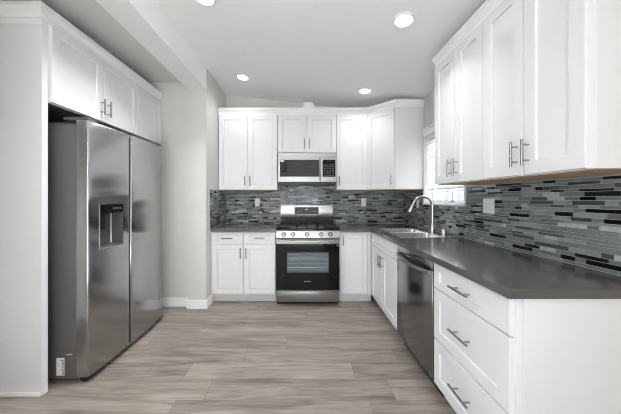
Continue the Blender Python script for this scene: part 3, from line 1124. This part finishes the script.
# hinge covers
for x0, x1 in ((-FW + 0.01, -FW + 0.09), (FW - 0.09, FW - 0.01)):
    MB().box(x0, x1, 0.03, 0.20, 1.8155, 1.838, 0.004, 2).build('hinge_cover', M_DISPGREY, fr)
MB().box(-FW + 0.02, FW - 0.02, 0.16, 0.76, 1.7855, 1.803, 0.004, 2).build('top_cover', M_DISPGREY, fr)
# stickers on the near side (local -x face)
st = MB().box(-FW + 0.0028, -FW + 0.0038, 0.185, 0.240, 0.055, 0.176).build('energy_sticker', M_STICKER, fr)
m = MB()
rr = random.Random(4)
for k in range(7):
    zz = 0.064 + k * 0.0155
    m.box(-FW + 0.0022, -FW + 0.0027, 0.192 , 0.196 + rr.random() * 0.018, zz, zz + 0.003)
    m.box(-FW + 0.0022, -FW + 0.0027, 0.226, 0.236, zz - 0.003, zz + 0.006) if False else m.box(-FW + 0.0022, -FW + 0.0027, 0.190, 0.200, zz - 0.004, zz + 0.007)
m.build('barcode', M_INK, st)
MB().box(-FW + 0.003, -FW + 0.0038, 0.130, 0.170, 0.196, 0.201).build('small_mark', M_LOGO, fr)

# ---------------------------------------------------------------- dishwasher (faces -x)
dw = thing('dishwasher', (0.837, 1.905, 0), R(-90), 'dark stainless steel dishwasher under the counter beside the drawers', 'dishwasher')
MB().box(-0.299, 0.299, 0.034, 0.60, 0.10, 0.872, 0.002).build('body', M_GREYSIDE, dw)
MB().box(-0.298, 0.298, 0.0, 0.033, 0.105, 0.805, 0.004, 2).build('door', M_DWSTEEL, dw)
MB().box(-0.298, 0.298, 0.004, 0.033, 0.808, 0.868, 0.003, 2).build('control_strip', M_DWSTEEL, dw)
m = MB()
rings = []
for k in range(17):
    s = -1 + 2 * k / 16
    x = s * 0.275
    y = -0.012 - 0.038 * (1 - abs(s) ** 2.6)
    rings.append([(x, y + 0.008 * math.cos(a), 0.790 + 0.014 * math.sin(a)) for a in [2 * math.pi * q / 12 for q in range(12)]])
m.rings(rings)
for s in (-1, 1):
    m.box(s * 0.272 - 0.008, s * 0.272 + 0.008, -0.016, -0.0003, 0.776, 0.803, 0.002)
m.build('handle', M_STEEL, dw)
MB().box(-0.297, 0.297, 0.065, 0.08, 0.0, 0.0995).build('toe_panel', M_BLACK, dw)

# ---------------------------------------------------------------- ceiling fixtures
def downlight(x, y, label, row, k=1.0):
    t = thing('recessed_light', (x, y, zc(x)), 0, label, 'light', 'recessed ceiling lights')
    t.rotation_euler = (0, math.atan(0.11), 0)
    m = MB()
    m.lathe([(0.080, -0.0008), (0.078, -0.006), (0.066, -0.009), (0.061, -0.006), (0.061, -0.0008)], seg=32, cap0=False, cap1=False)
    m.build('trim_ring', M_TRIM, t)
    ln = MB().lathe([(0.0605, -0.0012), (0.0605, -0.0045), (0.05, -0.0065)], seg=32).build('lens', M_LENS, t)
    l = bpy.data.lights.new('lamp', 'AREA')
    l.shape = 'DISK'
    l.size = 0.12
    l.energy = ROW_POWER[row] * k
    l.color = (0.96, 0.985, 1.0)
    l.spread = R(115)
    o = bpy.data.objects.new('lamp', l)
    o.location = (0, 0, -0.011)
    C.objects.link(o)
    o.parent = t
    return t


downlight(-0.714, 3.02, 'round recessed ceiling light above the left back cabinets', 0)
downlight(0.76, 3.02, 'round recessed ceiling light above the corner cabinet', 0)
downlight(-0.714, 1.83, 'round recessed ceiling light beside the beam, cut by the top of the photo', 1, 1.35)
downlight(0.745, 1.83, 'round recessed ceiling light nearest the right wall cabinets', 1, 0.36)
downlight(-0.714, 0.3, 'added unseen ceiling fill light overhead of the viewer, left side', 2)  # unseen row added to brighten the room
downlight(0.745, 0.3, 'added unseen ceiling fill light overhead of the viewer, right side', 2)
downlight(-0.714, -1.3, 'added unseen ceiling fill light far behind the viewer, left side', 3)  # further added row, out of view, for general fill
downlight(0.745, -1.3, 'added unseen ceiling fill light far behind the viewer, right side', 3)

# vent pipe rising from the cabinet above the microwave
dpipe = thing('vent_pipe', (0.085, 3.40, UZ1 + 0.0005), 0, 'white round vent pipe on top of the cabinet above the microwave', 'pipe')
zt = zc(0.085) - UZ1 - 0.02
MB().lathe([(0.085, 0), (0.085, 0.16), (0.08, 0.16 + 0.006)], seg=28).build('pipe', M_TRIM, dpipe)
MB().lathe([(0.092, 0.09), (0.094, 0.094), (0.094, 0.118), (0.092, 0.122)], seg=28, cap0=True, cap1=True).build('collar', M_TRIM, dpipe)
